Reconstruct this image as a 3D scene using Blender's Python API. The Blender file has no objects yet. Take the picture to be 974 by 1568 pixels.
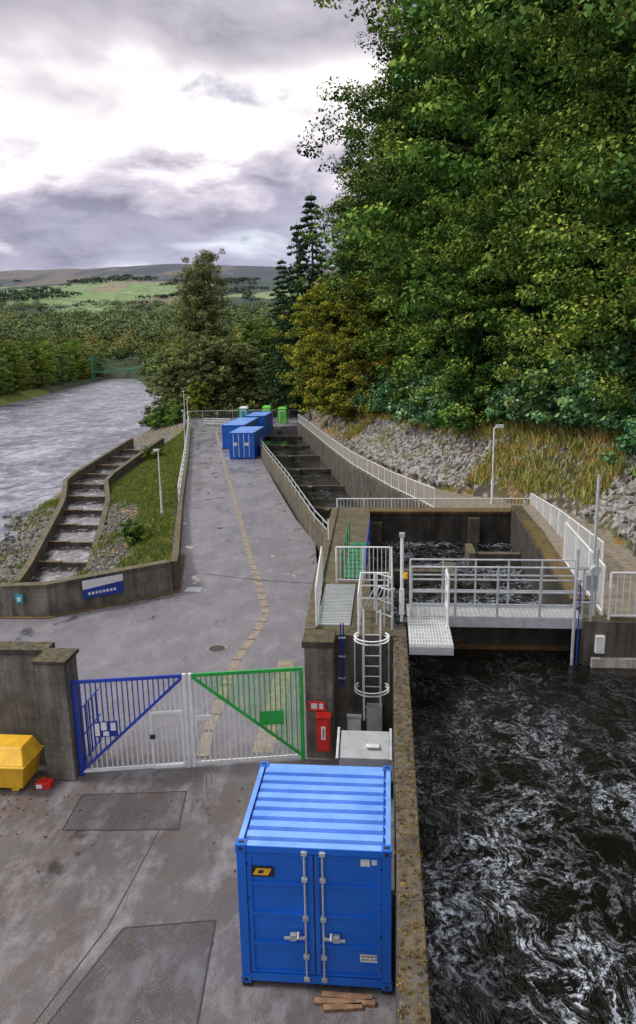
import bpy, math, numpy as np
from mathutils import Vector, Matrix
rng=np.random.default_rng(7)
scene=bpy.context.scene
COL=scene.collection
# ------------------------------------------------------------------ materials
def newmat(name):
    m=bpy.data.materials.new(name);m.use_nodes=True
    nt=m.node_tree;nt.nodes.clear()
    out=nt.nodes.new('ShaderNodeOutputMaterial')
    p=nt.nodes.new('ShaderNodeBsdfPrincipled')
    nt.links.new(p.outputs[0],out.inputs[0])
    return m,nt,p,out
def N(nt,t,**k):
    n=nt.nodes.new(t)
    for a,b in k.items(): setattr(n,a,b)
    return n
def noise(nt,vec,scale,detail=4,rough=.6,dist=0):
    n=N(nt,'ShaderNodeTexNoise');n.inputs['Scale'].default_value=scale;n.inputs['Detail'].default_value=min(detail,5)
    n.inputs['Roughness'].default_value=rough;n.inputs['Distortion'].default_value=dist
    if vec is not None: nt.links.new(vec,n.inputs['Vector'])
    return n.outputs['Fac']
def ramp(nt,fac,stops,interp='LINEAR'):
    r=N(nt,'ShaderNodeValToRGB');cr=r.color_ramp;cr.interpolation=interp
    while len(cr.elements)<len(stops): cr.elements.new(.5)
    for e,(p,c) in zip(cr.elements,stops):
        e.position=p
        if not hasattr(c,'__len__'): c=(c,c,c)
        e.color=(c[0],c[1],c[2],1)
    nt.links.new(fac,r.inputs[0]);return r.outputs[0]
def mix(nt,fac,a,b,blend='MIX'):
    m=N(nt,'ShaderNodeMix',data_type='RGBA',blend_type=blend)
    for s,v in ((0,fac),(6,a),(7,b)):
        if isinstance(v,(int,float)): m.inputs[s].default_value=v
        elif isinstance(v,tuple): m.inputs[s].default_value=(v[0],v[1],v[2],1)
        else: nt.links.new(v,m.inputs[s])
    return m.outputs[2]
def math_(nt,op,a,b=None,c=None,clamp=False):
    m=N(nt,'ShaderNodeMath',operation=op,use_clamp=clamp)
    for i,v in enumerate((a,b,c)):
        if v is None: continue
        if isinstance(v,(int,float)): m.inputs[i].default_value=v
        else: nt.links.new(v,m.inputs[i])
    return m.outputs[0]
def coords(nt,scale=(1,1,1)):
    g=N(nt,'ShaderNodeNewGeometry')
    mp=N(nt,'ShaderNodeMapping');mp.inputs['Scale'].default_value=scale
    nt.links.new(g.outputs['Position'],mp.inputs['Vector']);return mp.outputs[0]
def sep(nt,v):
    s=N(nt,'ShaderNodeSeparateXYZ');nt.links.new(v,s.inputs[0]);return s.outputs
def bump(nt,p,h,strength=.3,dist=.02):
    b=N(nt,'ShaderNodeBump');b.inputs['Strength'].default_value=strength;b.inputs['Distance'].default_value=dist
    nt.links.new(h,b.inputs['Height']);nt.links.new(b.outputs[0],p.inputs['Normal'])
def simple(name,c,c2=None,scale=3,rough=.5,metal=0,bs=.15,dirt=.25,spec=.5):
    m,nt,p,o=newmat(name)
    v=coords(nt)
    c2=c2 or tuple(x*.72 for x in c)
    f=ramp(nt,noise(nt,v,scale),[(.35,0.),(.65,1.)])
    col=mix(nt,f,c,c2)
    d=ramp(nt,noise(nt,coords(nt,(1,1,.35)),scale*2.3,5,.7),[(.5,0.),(.75,1.)])
    col=mix(nt,math_(nt,'MULTIPLY',d,dirt),col,(.06,.045,.03))
    nt.links.new(col,p.inputs['Base Color'])
    p.inputs['Metallic'].default_value=metal
    p.inputs['Roughness'].default_value=rough
    p.inputs['Specular IOR Level'].default_value=spec
    if bs>.06: bump(nt,p,noise(nt,v,scale*9,3),bs,.01)
    return m
def concrete(name,c,dark,moss=.6,mosscol=(.07,.06,.02),scale=1.):
    m,nt,p,o=newmat(name)
    v=coords(nt)
    base=mix(nt,ramp(nt,noise(nt,v,1.3*scale,5,.65),[(.35,0.),(.65,1.)]),c,dark)
    st=ramp(nt,noise(nt,coords(nt,(3.5,3.5,.25)),1.*scale,5,.7),[(.42,0.),(.68,1.)])
    base=mix(nt,math_(nt,'MULTIPLY',st,.75),base,tuple(x*.25 for x in dark))
    lt=ramp(nt,noise(nt,v,9*scale,5,.75),[(.55,0.),(.75,1.)])
    base=mix(nt,math_(nt,'MULTIPLY',lt,.4),base,tuple(min(1,x*1.6) for x in c))
    z=sep(nt,v)[2]
    bl=math_(nt,'LESS_THAN',math_(nt,'FRACT',math_(nt,'MULTIPLY',z,3.2)),.05)
    base=mix(nt,math_(nt,'MULTIPLY',bl,.35),base,tuple(x*.4 for x in dark))
    g=N(nt,'ShaderNodeNewGeometry');nz=sep(nt,g.outputs['Normal'])[2]
    up=math_(nt,'GREATER_THAN',nz,.6)
    ms=ramp(nt,noise(nt,v,5.5,5,.8),[(.5-moss*.15,0.),(.6-moss*.1,1.)])
    mc=mix(nt,ramp(nt,noise(nt,v,13,3),[(.4,0.),(.6,1.)]),mosscol,(.2,.16,.05))
    base=mix(nt,math_(nt,'MULTIPLY',math_(nt,'MULTIPLY',ms,up),min(1,moss*1.2)),base,mc)
    nt.links.new(base,p.inputs['Base Color']);p.inputs['Roughness'].default_value=.8
    bump(nt,p,noise(nt,v,16,5,.75),.7,.04)
    return m
MC=concrete('concrete_weathered',(.27,.245,.205),(.11,.1,.08))
MCD=concrete('concrete_dark_wet',(.085,.072,.055),(.028,.024,.019),.5,(.1,.085,.02))
MCI=concrete('concrete_mid_dark',(.16,.14,.11),(.058,.05,.038),.5,(.12,.09,.025))
MCM=concrete('concrete_mossy',(.2,.17,.12),(.075,.062,.045),.55,(.085,.07,.02))
MCW=concrete('concrete_wall_lichen',(.15,.135,.115),(.05,.04,.032),.42,(.10,.055,.015),2.2)
MCL=concrete('concrete_pale',(.6,.58,.52),(.35,.32,.28),.3)
MRUST=concrete('concrete_rusty',(.22,.11,.04),(.07,.04,.02),.6,(.14,.12,.03))
MBLUE=simple('container_blue_paint',(.008,.15,.68),(.006,.12,.56),1.2,.36,0,.05,.1)
MROOF=simple('container_roof_pale_blue',(.22,.44,.92),(.13,.32,.8),1.,.3,0,.05,.22)  # paler blue than the container body, used on roof panels
MWHITE=simple('white_paint',(.8,.81,.8),(.67,.68,.67),4,.4,0,.05,.15)
MGALV=simple('galvanised_steel',(.58,.6,.61),(.45,.47,.48),5,.45,.3,.05,.2)
MGATEB=simple('blue_gate_paint',(.02,.06,.46),None,3,.4)
MGATEG=simple('green_gate_paint',(.03,.45,.07),None,3,.4)
MRED=simple('red_paint',(.72,.03,.02),None,4,.35)
MYEL=simple('yellow_grp',(.85,.5,.03),(.7,.38,.02),2,.5,0,.1,.25)
MBLACK=simple('black_rubber',(.02,.02,.02),None,4,.6)
MWOOD=simple('wet_timber',(.36,.21,.11),(.2,.11,.06),7,.7,0,.5,.4)
MGREY=simple('grey_cabinet',(.45,.47,.47),(.36,.38,.38),2,.45,0,.05,.3)
MGREENB=simple('bright_green_plastic',(.15,.75,.05),None,3,.4)
MCYAN=simple('turquoise_plastic',(.02,.4,.5),None,3,.4)
MGRASSG=simple('green_grating',(.03,.26,.1),(.02,.16,.07),3,.6)
MBRIDGE=simple('bridge_green_paint',(.04,.3,.2),None,.3,.5)
MSIGNB=simple('sign_blue',(.01,.05,.36),None,3,.4)
MBARK=simple('bark',(.11,.09,.07),(.06,.05,.04),3,.9,0,0,.3)
MROCK=simple('pale_rock',(.42,.405,.38),(.2,.19,.17),2.5,.9,0,0,.4)
MCOB=simple('grey_cobble',(.22,.21,.185),(.11,.105,.09),2.5,.9,0,0,.5)
def asphalt(name,tint,puddles=True):
    m,nt,p,o=newmat(name);v=coords(nt)
    x,y,z=sep(nt,v)
    base=mix(nt,ramp(nt,noise(nt,v,.45,5,.75),[(.38,0.),(.62,1.)]),(.15,.14,.145),(.085,.078,.08))
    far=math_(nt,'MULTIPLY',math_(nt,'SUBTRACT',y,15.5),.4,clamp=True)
    base=mix(nt,far,mix(nt,.35,base,(.08,.055,.045)),mix(nt,.55,base,(.27,.26,.30)))  # road past the gate made paler: wet sky sheen put into the colour
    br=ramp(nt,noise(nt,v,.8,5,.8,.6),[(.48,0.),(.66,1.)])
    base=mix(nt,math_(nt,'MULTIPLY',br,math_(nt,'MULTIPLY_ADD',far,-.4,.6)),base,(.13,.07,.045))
    lp=ramp(nt,noise(nt,coords(nt,(1,.5,1)),1.3,5,.75),[(.48,0.),(.66,.75)])
    base=mix(nt,lp,base,(.29,.28,.3))
    ag=noise(nt,v,55,3,.8)
    base=mix(nt,ramp(nt,ag,[(.52,0.),(.72,.8)]),base,(.36,.33,.32))
    base=mix(nt,ramp(nt,noise(nt,v,38,3,.8),[(.3,.6),(.45,0.)]),base,(.015,.013,.012))
    base=mix(nt,1.,base,tint,'MULTIPLY')
    r=ramp(nt,noise(nt,coords(nt,(1,.45,1)),.55,4,.65,.5),[(.38,.12),(.47,.26),(.6,.5)])
    pud=noise(nt,coords(nt,(1,.55,1)),1.0,4,.6)
    pm=ramp(nt,pud,[(.59,0.),(.66,1.)]) if puddles else ramp(nt,pud,[(.7,0.),(.8,.5)])
    base=mix(nt,math_(nt,'MULTIPLY',pm,.6),base,(.03,.028,.028))
    nt.links.new(base,p.inputs['Base Color'])
    nt.links.new(mix(nt,pm,r,(.04,.04,.04)),p.inputs['Roughness'])
    nt.links.new(math_(nt,'MULTIPLY_ADD',pm,.5,1.5),p.inputs['IOR'])
    hb=mix(nt,pm,ramp(nt,ag,[(.3,0.),(.7,1.)]),(.5,.5,.5))
    bump(nt,p,hb,.5,.014)
    return m
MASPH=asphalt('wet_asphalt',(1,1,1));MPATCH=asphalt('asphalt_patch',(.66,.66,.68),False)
MJOINT=simple('dark_joint',(.04,.037,.035),None,3,.5,0,0,.2)
MSTRIP=simple('concrete_strip',(.36,.3,.23),(.2,.17,.13),4,.7,0,.4,.4)
def water_dark(name,k1,k2,foam_glint_amt,stops):
    m,nt,p,o=newmat(name);v=coords(nt)
    x,y,z=sep(nt,v)
    w=N(nt,'ShaderNodeTexNoise');w.inputs['Scale'].default_value=.7;w.inputs['Detail'].default_value=4
    nt.links.new(v,w.inputs['Vector'])
    add=N(nt,'ShaderNodeVectorMath',operation='MULTIPLY_ADD');nt.links.new(w.outputs['Color'],add.inputs[0])
    add.inputs[1].default_value=(1.9,1.9,0);nt.links.new(v,add.inputs[2])
    mp=N(nt,'ShaderNodeMapping');mp.inputs['Scale'].default_value=(1,.6,1);mp.inputs['Rotation'].default_value=(0,0,.5);nt.links.new(add.outputs[0],mp.inputs[0]);vv=mp.outputs[0]
    n1=noise(nt,vv,1.5,5,.7,.4)
    rd=math_(nt,'ABSOLUTE',math_(nt,'SUBTRACT',n1,.5))
    line=ramp(nt,rd,[(0,1.),(.012,.5),(.04,0.)])
    fl=ramp(nt,noise(nt,vv,9,4,.8,.3),[(.56,0.),(.68,1.)])
    n4=noise(nt,vv,4.3,4,.75,.5);line2=ramp(nt,math_(nt,'ABSOLUTE',math_(nt,'SUBTRACT',n4,.46)),[(0,1.),(.02,0.)])
    msk=ramp(nt,noise(nt,v,.5,4,.65),[(.44,0.),(.58,1.)])
    near=ramp(nt,math_(nt,'MULTIPLY',y,.05),stops)
    brk=ramp(nt,noise(nt,v,9,4,.85),[(.42,0.),(.58,1.)])
    foam_glint=math_(nt,'MULTIPLY',line,brk)
    foam_glint=math_(nt,'ADD',math_(nt,'MULTIPLY',foam_glint,math_(nt,'MULTIPLY_ADD',msk,.75,.25)),math_(nt,'MULTIPLY',math_(nt,'MULTIPLY',math_(nt,'ADD',math_(nt,'MULTIPLY',fl,.6),line2),.6),math_(nt,'MULTIPLY',msk,brk)),clamp=True)
    foam_glint=math_(nt,'MULTIPLY',foam_glint,math_(nt,'MULTIPLY',near,foam_glint_amt))
    nt.links.new(mix(nt,foam_glint,(.006,.005,.0035),(.66,.72,.82)),p.inputs['Base Color'])  # foam streaks and blue-white sky glints share one painted colour
    nt.links.new(math_(nt,'MULTIPLY_ADD',foam_glint,.5,.06),p.inputs['Roughness'])
    p.inputs['IOR'].default_value=1.34
    bump(nt,p,n1,k1,k2)
    return m
MWD=water_dark('dark_turbulent_water',.6,.16,1.2,[(.3,1.),(.58,.7),(.75,.3),(.9,.1)])
MWC=water_dark('chamber_turbulent_water',.7,.2,.9,[(.3,1.),(1.,1.)])
MWK=water_dark('canal_still_water',.4,.1,.4,[(.3,1.),(1.,1.)])
def water_river():
    m,nt,p,o=newmat('river_water')
    v=coords(nt,(.55,.35,1))
    n=noise(nt,v,.22,5,.75,.8);n2=noise(nt,v,1.0,4,.75,.6)
    f=math_(nt,'MULTIPLY_ADD',n2,.5,math_(nt,'MULTIPLY',n,.5))
    foam_glint=ramp(nt,f,[(.40,0.),(.5,.35),(.6,.9)])
    nt.links.new(mix(nt,foam_glint,(.06,.062,.09),(.5,.5,.60)),p.inputs['Base Color'])  # lavender sky reflection painted into the ripple bands, along with foam streaks
    p.inputs['Roughness'].default_value=.2;p.inputs['IOR'].default_value=1.4
    bump(nt,p,math_(nt,'MULTIPLY_ADD',n2,.5,n),.8,.6)
    return m
MWR=water_river()
def water_pool():
    m,nt,p,o=newmat('pool_water');v=coords(nt)
    n=noise(nt,v,2,4,.6,.5)
    foam_glint=ramp(nt,noise(nt,coords(nt,(1,.6,1)),1.6,5,.8,1.),[(.5,0.),(.68,.8)])
    nt.links.new(mix(nt,foam_glint,(.035,.03,.027),(.6,.6,.65)),p.inputs['Base Color'])  # foam plus whitish sky reflection, both mixed into the pool colour
    p.inputs['Roughness'].default_value=.06;p.inputs['IOR'].default_value=1.5;bump(nt,p,n,.35,.08);return m
MWP=water_pool()
def leafmat(name,stops,gloss=None,var=.4):
    m,nt,p,o=newmat(name)
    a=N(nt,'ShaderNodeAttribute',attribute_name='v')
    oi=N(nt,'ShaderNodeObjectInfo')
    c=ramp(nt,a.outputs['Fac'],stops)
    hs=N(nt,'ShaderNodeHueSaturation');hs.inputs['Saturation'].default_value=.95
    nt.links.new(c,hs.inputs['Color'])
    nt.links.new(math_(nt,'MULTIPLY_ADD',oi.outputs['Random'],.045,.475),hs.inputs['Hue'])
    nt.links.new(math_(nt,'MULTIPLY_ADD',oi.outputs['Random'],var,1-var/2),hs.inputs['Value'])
    if gloss is None:
        nt.nodes.remove(p);dfs=N(nt,'ShaderNodeBsdfDiffuse');nt.links.new(hs.outputs[0],dfs.inputs[0]);nt.links.new(dfs.outputs[0],o.inputs[0])
    else:
        nt.links.new(hs.outputs[0],p.inputs['Base Color']);p.inputs['Roughness'].default_value=gloss
        p.inputs['Specular IOR Level'].default_value=.35
    return m
LDARK=leafmat('leaf_beech',[(0,(.010,.028,.009)),(.35,(.042,.095,.020)),(.62,(.11,.19,.035)),(.82,(.21,.29,.05)),(1,(.40,.44,.07))],None,.5)
LMID=leafmat('leaf_oak',[(0,(.018,.045,.010)),(.4,(.085,.16,.024)),(.7,(.2,.30,.045)),(1,(.38,.43,.06))])
LYEL=leafmat('leaf_autumn',[(0,(.04,.055,.008)),(.4,(.15,.2,.02)),(.75,(.34,.34,.03)),(1,(.5,.42,.04))])
LPALE=leafmat('leaf_poplar',[(0,(.05,.07,.025)),(.5,(.17,.21,.07)),(1,(.34,.36,.13))])
LCON=leafmat('leaf_conifer',[(0,(.010,.028,.014)),(.5,(.035,.085,.035)),(1,(.10,.17,.06))])
LRHO=leafmat('leaf_rhododendron',[(0,(.010,.04,.014)),(.4,(.045,.15,.04)),(.75,(.12,.28,.085)),(1,(.26,.42,.13))],.38)
LGRASS=leafmat('grass_blades',[(0,(.06,.09,.02)),(.45,(.17,.23,.04)),(.75,(.36,.33,.08)),(1,(.46,.24,.08))])
# ------------------------------------------------------------------ mesh helpers
class B:
    def __init__(s): s.v=[];s.f=[];s.m=[];s.mats=[]
    def mi(s,mat):
        if mat not in s.mats: s.mats.append(mat)
        return s.mats.index(mat)
    def add(s,vs,fs,mat):
        o=len(s.v);s.v+= [tuple(x) for x in vs];k=s.mi(mat)
        for f in fs: s.f.append([i+o for i in f]);s.m.append(k)
    def box(s,x0,x1,y0,y1,z0,z1,mat):
        vs=[(x,y,z) for z in (z0,z1) for x,y in ((x0,y0),(x1,y0),(x1,y1),(x0,y1))]
        s.add(vs,[(3,2,1,0),(4,5,6,7),(0,1,5,4),(1,2,6,5),(2,3,7,6),(3,0,4,7)],mat)
    def beam(s,p,q,w,h,mat,up=(0,0,1)):
        p=Vector(p);q=Vector(q);d=(q-p).normalized();u=Vector(up)
        if abs(d.dot(u))>.98: u=Vector((0,1,0))
        r=d.cross(u).normalized()*w/2;t=r.cross(d).normalized()*h/2
        vs=[];
        for c in (p,q): vs+=[c-r-t,c+r-t,c+r+t,c-r+t]
        s.add(vs,[(0,1,2,3),(7,6,5,4),(0,4,5,1),(1,5,6,2),(2,6,7,3),(3,7,4,0)],mat)
    def cyl(s,p,q,r,mat,n=8,r2=None):
        p=Vector(p);q=Vector(q);d=(q-p)
        if d.length<1e-6: return
        d.normalize();u=Vector((0,0,1)) if abs(d.z)<.9 else Vector((1,0,0))
        a=d.cross(u).normalized();b=d.cross(a);r2=r if r2 is None else r2
        vs=[]
        for c,rr in ((p,r),(q,r2)):
            for i in range(n):
                t=2*math.pi*i/n;vs.append(c+a*math.cos(t)*rr+b*math.sin(t)*rr)
        fs=[(i,(i+1)%n,n+(i+1)%n,n+i) for i in range(n)]+[tuple(range(n-1,-1,-1)),tuple(range(n,2*n))]
        s.add(vs,fs,mat)
    def poly(s,pts,z0,z1,mat):
        n=len(pts)
        vs=[(x,y,z0) for x,y in pts]+[(x,y,z1) for x,y in pts]
        s.add(vs,[tuple(range(n-1,-1,-1)),tuple(range(n,2*n))]+[(i,(i+1)%n,n+(i+1)%n,n+i) for i in range(n)],mat)
    def sheet(s,pts,z,mat):
        s.add([(x,y,z) for x,y in pts],[tuple(range(len(pts)))],mat)
    def ribbon(s,pts,w,mat,z):
        L=offs(pts,w/2);R_=offs(pts,-w/2)
        n=len(pts);vs=[(a[0],a[1],z) for a in L]+[(a[0],a[1],z) for a in R_]
        s.add(vs,[(i,i+1,n+i+1,n+i) for i in range(n-1)],mat)
    def wall(s,pts,w,z0,mat,ztop=None):
        L=offs(pts,w/2);R_=offs(pts,-w/2);n=len(pts)
        vs=[]
        for i in range(n):
            zt=pts[i][2]
            vs+=[(L[i][0],L[i][1],z0),(R_[i][0],R_[i][1],z0),(R_[i][0],R_[i][1],zt),(L[i][0],L[i][1],zt)]
        fs=[(0,1,2,3),tuple(4*(n-1)+k for k in (3,2,1,0))]
        for i in range(n-1):
            a=4*i;b=a+4
            for k in range(4): fs.append((a+k,b+k,b+(k+1)%4,a+(k+1)%4))
        s.add(vs,fs,mat)
    def obj(s,name,bevel=0,smooth=False):
        me=bpy.data.meshes.new(name);me.from_pydata(s.v,[],s.f)
        for m in s.mats: me.materials.append(m)
        me.polygons.foreach_set('material_index',s.m)
        import bmesh
        bm=bmesh.new();bm.from_mesh(me);bmesh.ops.recalc_face_normals(bm,faces=bm.faces);bm.to_mesh(me);bm.free()
        o=bpy.data.objects.new(name,me);COL.objects.link(o)
        if bevel:
            b=o.modifiers.new('b','BEVEL');b.width=bevel;b.segments=2;b.limit_method='ANGLE'
        return o
def offs(pts,w):
    out=[];n=len(pts)
    for i in range(n):
        a=pts[max(i-1,0)];b=pts[min(i+1,n-1)]
        dx,dy=b[0]-a[0],b[1]-a[1];l=math.hypot(dx,dy) or 1
        out.append((pts[i][0]-dy/l*w,pts[i][1]+dx/l*w))
    return out
def along(pts,step):
    out=[];
    for i in range(len(pts)-1):
        a=Vector(pts[i]);b=Vector(pts[i+1]);L=(b-a).length;n=max(1,round(L/step))
        for k in range(n): out.append(a.lerp(b,k/n))
    out.append(Vector(pts[-1]));return out
def railing(b,pts,h,mat,rails=3,post=1.2,r=.024,bars=None):
    P=along(pts,post)
    for p in P: b.cyl(p,p+Vector((0,0,h)),r*1.15,mat)
    for i in range(len(pts)-1):
        a=Vector(pts[i]);c=Vector(pts[i+1])
        hs=[h*(k+1)/rails for k in range(rails)] if bars is None else [.1,h]
        for z in hs: b.cyl(a+Vector((0,0,z)),c+Vector((0,0,z)),r,mat)
        if bars:
            for p in along([pts[i],pts[i+1]],bars): b.cyl(p+Vector((0,0,.1)),p+Vector((0,0,h)),r*.5,mat,5)
# ------------------------------------------------------------------ terrain
I=np.interp
def xR(y): return I(y,[-50,18.2,18.7,28,33,37,44,56,70,105,150,300,600],[14,14,8.2,8.0,7.3,5.6,2.4,-1.0,-4.2,-11.5,-21,-50,-60])
def zR(y): return I(y,[0,28,36,44,56,70,150],[3.1,3.1,2.6,1.9,1.4,1.0,.5])
def xL(y): return I(y,[-50,26,29.6,35.4,46.4,71,100,162,433],[-45,-45,-9.3,-10.8,-13.8,-19.9,-27.4,-43,-120])
def xE(y): return I(y,[0,30,42,65,110,162,250,433],[-28,-24,-25,-33,-41,-49,-78,-150])
def xW(y): return I(y,[0,137,215,318,433],[-75,-95,-117,-142,-168])
def fx(y): return I(y,[39,58.4,66,88],[-19.2,-25.2,-28.3,-29.8])
def sn(x,y,s,seed=0):
    return (np.sin(x/s*1.3+seed)+np.sin(y/s*1.1+seed*2.1)+np.sin((x+y)/s*.7+seed*.7)*.8+np.sin((x-y)/s*1.9+seed*3)*.6)/3.4
def height(x,y):
    x=np.asarray(x,float);y=np.asarray(y,float)
    far=I(y,[0,300,450,800,1200,1800,2200,2750,3500,5000],[-3,-2,3,34,72,158,210,303,260,200])
    pk=1+.07*np.cos((x+1050)/620)
    far=np.where(y>500,far*(1+(pk-1)*np.clip((y-500)/1500,0,1))+sn(x,y,170,1)*np.clip((y-500)/1500,0,1)*10,far)
    h=far+sn(x,y,22)*.5*np.clip((y-150)/100,0,1)
    d=x-xR(y)
    hill=zR(y)+.85*np.clip(d,0,3)+.62*np.clip(d-3,0,60)+.2*np.clip(d-63,0,300)+sn(x,y,5)*.35*np.clip(d/3,0,1)
    h=np.where(d>=0,np.maximum(hill,far),h)
    inner=(d<0)&(x>xL(y)-.0)&(y<116)
    h=np.where(inner,-3.6,h)
    yard=(d<0)&(x>xL(y))&(y>=114)
    h=np.where(yard,np.maximum(far,-.4),h)
    dl=xL(y)-x;e=np.maximum(xL(y)-xE(y),1)
    left=-.25-3.6*np.clip(dl/e,0,1)**1.0
    left=np.where(dl>e,-4.0-np.clip((dl-e)*.6,0,2.6),left)
    ch=(np.abs(x-fx(y))<2.3)&(y>37.5)&(y<90)
    left=np.where(ch,-4.7,left)
    w=xW(y)-x
    left=np.where(w>-3,np.minimum(-4.6+.45*(w+3),-2.2)+np.clip(w-10,0,400)*.02,left)
    lz=(dl>0)&(y<440)
    h=np.where(lz,left,h)
    h=np.where(lz&(w>12),np.maximum(left,far),h)
    return h
aa=np.radians(np.arange(-82,82.01,.55));rr=6*1.024**np.arange(0,286)
A,Rr=np.meshgrid(aa,rr);X=np.sin(A)*Rr;Yy=np.cos(A)*Rr-4
Z=height(X,Yy)
nr,na=A.shape
V=np.stack([X,Yy,Z],-1).reshape(-1,3)
idx=np.arange(nr*na).reshape(nr,na)
Q=np.stack([idx[:-1,:-1],idx[:-1,1:],idx[1:,1:],idx[1:,:-1]],-1).reshape(-1,4)
def npmesh(name,V,Q,mats,mi=None,attr=None,smooth=False):
    me=bpy.data.meshes.new(name);n=len(Q)
    me.vertices.add(len(V));me.vertices.foreach_set('co',np.ascontiguousarray(V,dtype=np.float32).ravel())
    me.loops.add(n*4);me.loops.foreach_set('vertex_index',Q.astype(np.int32).ravel())
    me.polygons.add(n);me.polygons.foreach_set('loop_start',np.arange(0,4*n,4,dtype=np.int32))
    me.polygons.foreach_set('loop_total',np.full(n,4,dtype=np.int32))
    for m in mats: me.materials.append(m)
    if mi is not None: me.polygons.foreach_set('material_index',mi.astype(np.int32))
    if attr is not None:
        a=me.attributes.new('v','FLOAT','POINT');a.data.foreach_set('value',attr.astype(np.float32))
    me.polygons.foreach_set('use_smooth',np.full(n,smooth))
    me.update(calc_edges=True);return me
def link(name,me,loc=(0,0,0),rz=0,sc=1):
    o=bpy.data.objects.new(name,me);COL.objects.link(o);o.location=loc;o.rotation_euler=(0,0,rz)
    o.scale=(sc,sc,sc) if not hasattr(sc,'__len__') else sc
    return o
def near_mat():
    m,nt,p,o=newmat('bank_ground');v=coords(nt);x,y,z=sep(nt,v)
    grass=mix(nt,ramp(nt,noise(nt,v,.5,5,.7),[(.35,0.),(.65,1.)]),(.09,.14,.03),(.19,.17,.05))
    vo=N(nt,'ShaderNodeTexVoronoi');vo.inputs['Scale'].default_value=2.6;nt.links.new(v,vo.inputs['Vector'])
    rock=mix(nt,ramp(nt,vo.outputs['Distance'],[(.1,0.),(.55,1.)]),(.42,.40,.36),(.09,.08,.065))
    rm=ramp(nt,noise(nt,v,.4,5,.7),[(.38,0.),(.5,1.)])
    orange=mix(nt,ramp(nt,noise(nt,v,1.1,5,.7),[(.45,0.),(.62,1.)]),(.13,.15,.03),(.34,.17,.055))
    near=mix(nt,rm,orange,rock)
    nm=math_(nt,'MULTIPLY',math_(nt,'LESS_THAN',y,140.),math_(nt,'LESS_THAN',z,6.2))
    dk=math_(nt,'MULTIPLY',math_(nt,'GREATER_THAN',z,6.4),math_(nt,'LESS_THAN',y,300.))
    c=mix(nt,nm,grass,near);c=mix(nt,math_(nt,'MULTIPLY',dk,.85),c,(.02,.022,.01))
    nt.links.new(c,p.inputs['Base Color']);p.inputs['Roughness'].default_value=.95;p.inputs['Specular IOR Level'].default_value=.1
    bump(nt,p,math_(nt,'SUBTRACT',noise(nt,v,4,3,.7),vo.outputs['Distance']),.7,.18)
    return m
def far_mat():
    m,nt,p,o=newmat('hill_ground');v=coords(nt);x,y,z=sep(nt,v)
    vf=N(nt,'ShaderNodeTexVoronoi');vf.inputs['Scale'].default_value=.0085;vf.inputs['Randomness'].default_value=.95
    dv=N(nt,'ShaderNodeVectorMath',operation='MULTIPLY_ADD')
    nz=N(nt,'ShaderNodeTexNoise');nz.inputs['Scale'].default_value=.012;nt.links.new(v,nz.inputs['Vector'])
    nt.links.new(nz.outputs['Color'],dv.inputs[0]);dv.inputs[1].default_value=(70,70,0)
    sc=N(nt,'ShaderNodeMapping');sc.inputs['Scale'].default_value=(1,.55,0);nt.links.new(v,dv.inputs[2]);nt.links.new(dv.outputs[0],sc.inputs[0])
    nt.links.new(sc.outputs[0],vf.inputs['Vector'])
    cs=sep(nt,vf.outputs['Color'])[0]
    field=ramp(nt,cs,[(0,(.19,.29,.09)),(.2,(.25,.29,.11)),(.34,(.03,.05,.03)),(.55,(.26,.22,.12)),(.68,(.21,.30,.10)),(.8,(.03,.05,.03))],'CONSTANT')
    field=mix(nt,ramp(nt,noise(nt,v,.04,5,.8),[(.42,0.),(.62,.7)]),field,(.05,.075,.035))
    wood=mix(nt,ramp(nt,noise(nt,v,.03,5,.8),[(.35,0.),(.65,1.)]),(.03,.045,.028),(.08,.09,.045))
    heath=mix(nt,ramp(nt,noise(nt,coords(nt,(1,.3,1)),.005,5,.65),[(.48,0.),(.56,1.)]),(.045,.055,.05),(.17,.13,.09))
    heath=mix(nt,ramp(nt,noise(nt,v,.05,5,.8),[(.4,0.),(.65,.7)]),heath,(.035,.045,.04))
    f1=math_(nt,'MULTIPLY',math_(nt,'SUBTRACT',math_(nt,'ADD',y,math_(nt,'MULTIPLY',noise(nt,v,.004,4),400)),1350.),.006,clamp=True)
    f2=math_(nt,'MULTIPLY',math_(nt,'SUBTRACT',math_(nt,'ADD',y,math_(nt,'MULTIPLY',noise(nt,v,.005,4),700)),2450.),.01,clamp=True)
    c=mix(nt,f1,wood,field);c=mix(nt,f2,c,heath)
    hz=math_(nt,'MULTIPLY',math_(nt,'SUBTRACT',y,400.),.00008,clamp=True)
    c=mix(nt,hz,c,(.28,.31,.43))  # aerial haze painted into the ground colour, growing with distance
    nt.links.new(c,p.inputs['Base Color']);p.inputs['Roughness'].default_value=.95;p.inputs['Specular IOR Level'].default_value=.1
    return m
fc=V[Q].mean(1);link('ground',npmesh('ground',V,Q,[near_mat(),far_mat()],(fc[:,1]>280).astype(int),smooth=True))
b=B();b.add([(-400,-10,-4),(-14,-10,-4),(-14,470,-4),(-400,470,-4)],[(0,1,2,3)],MWR);b.obj('river_water')
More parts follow.
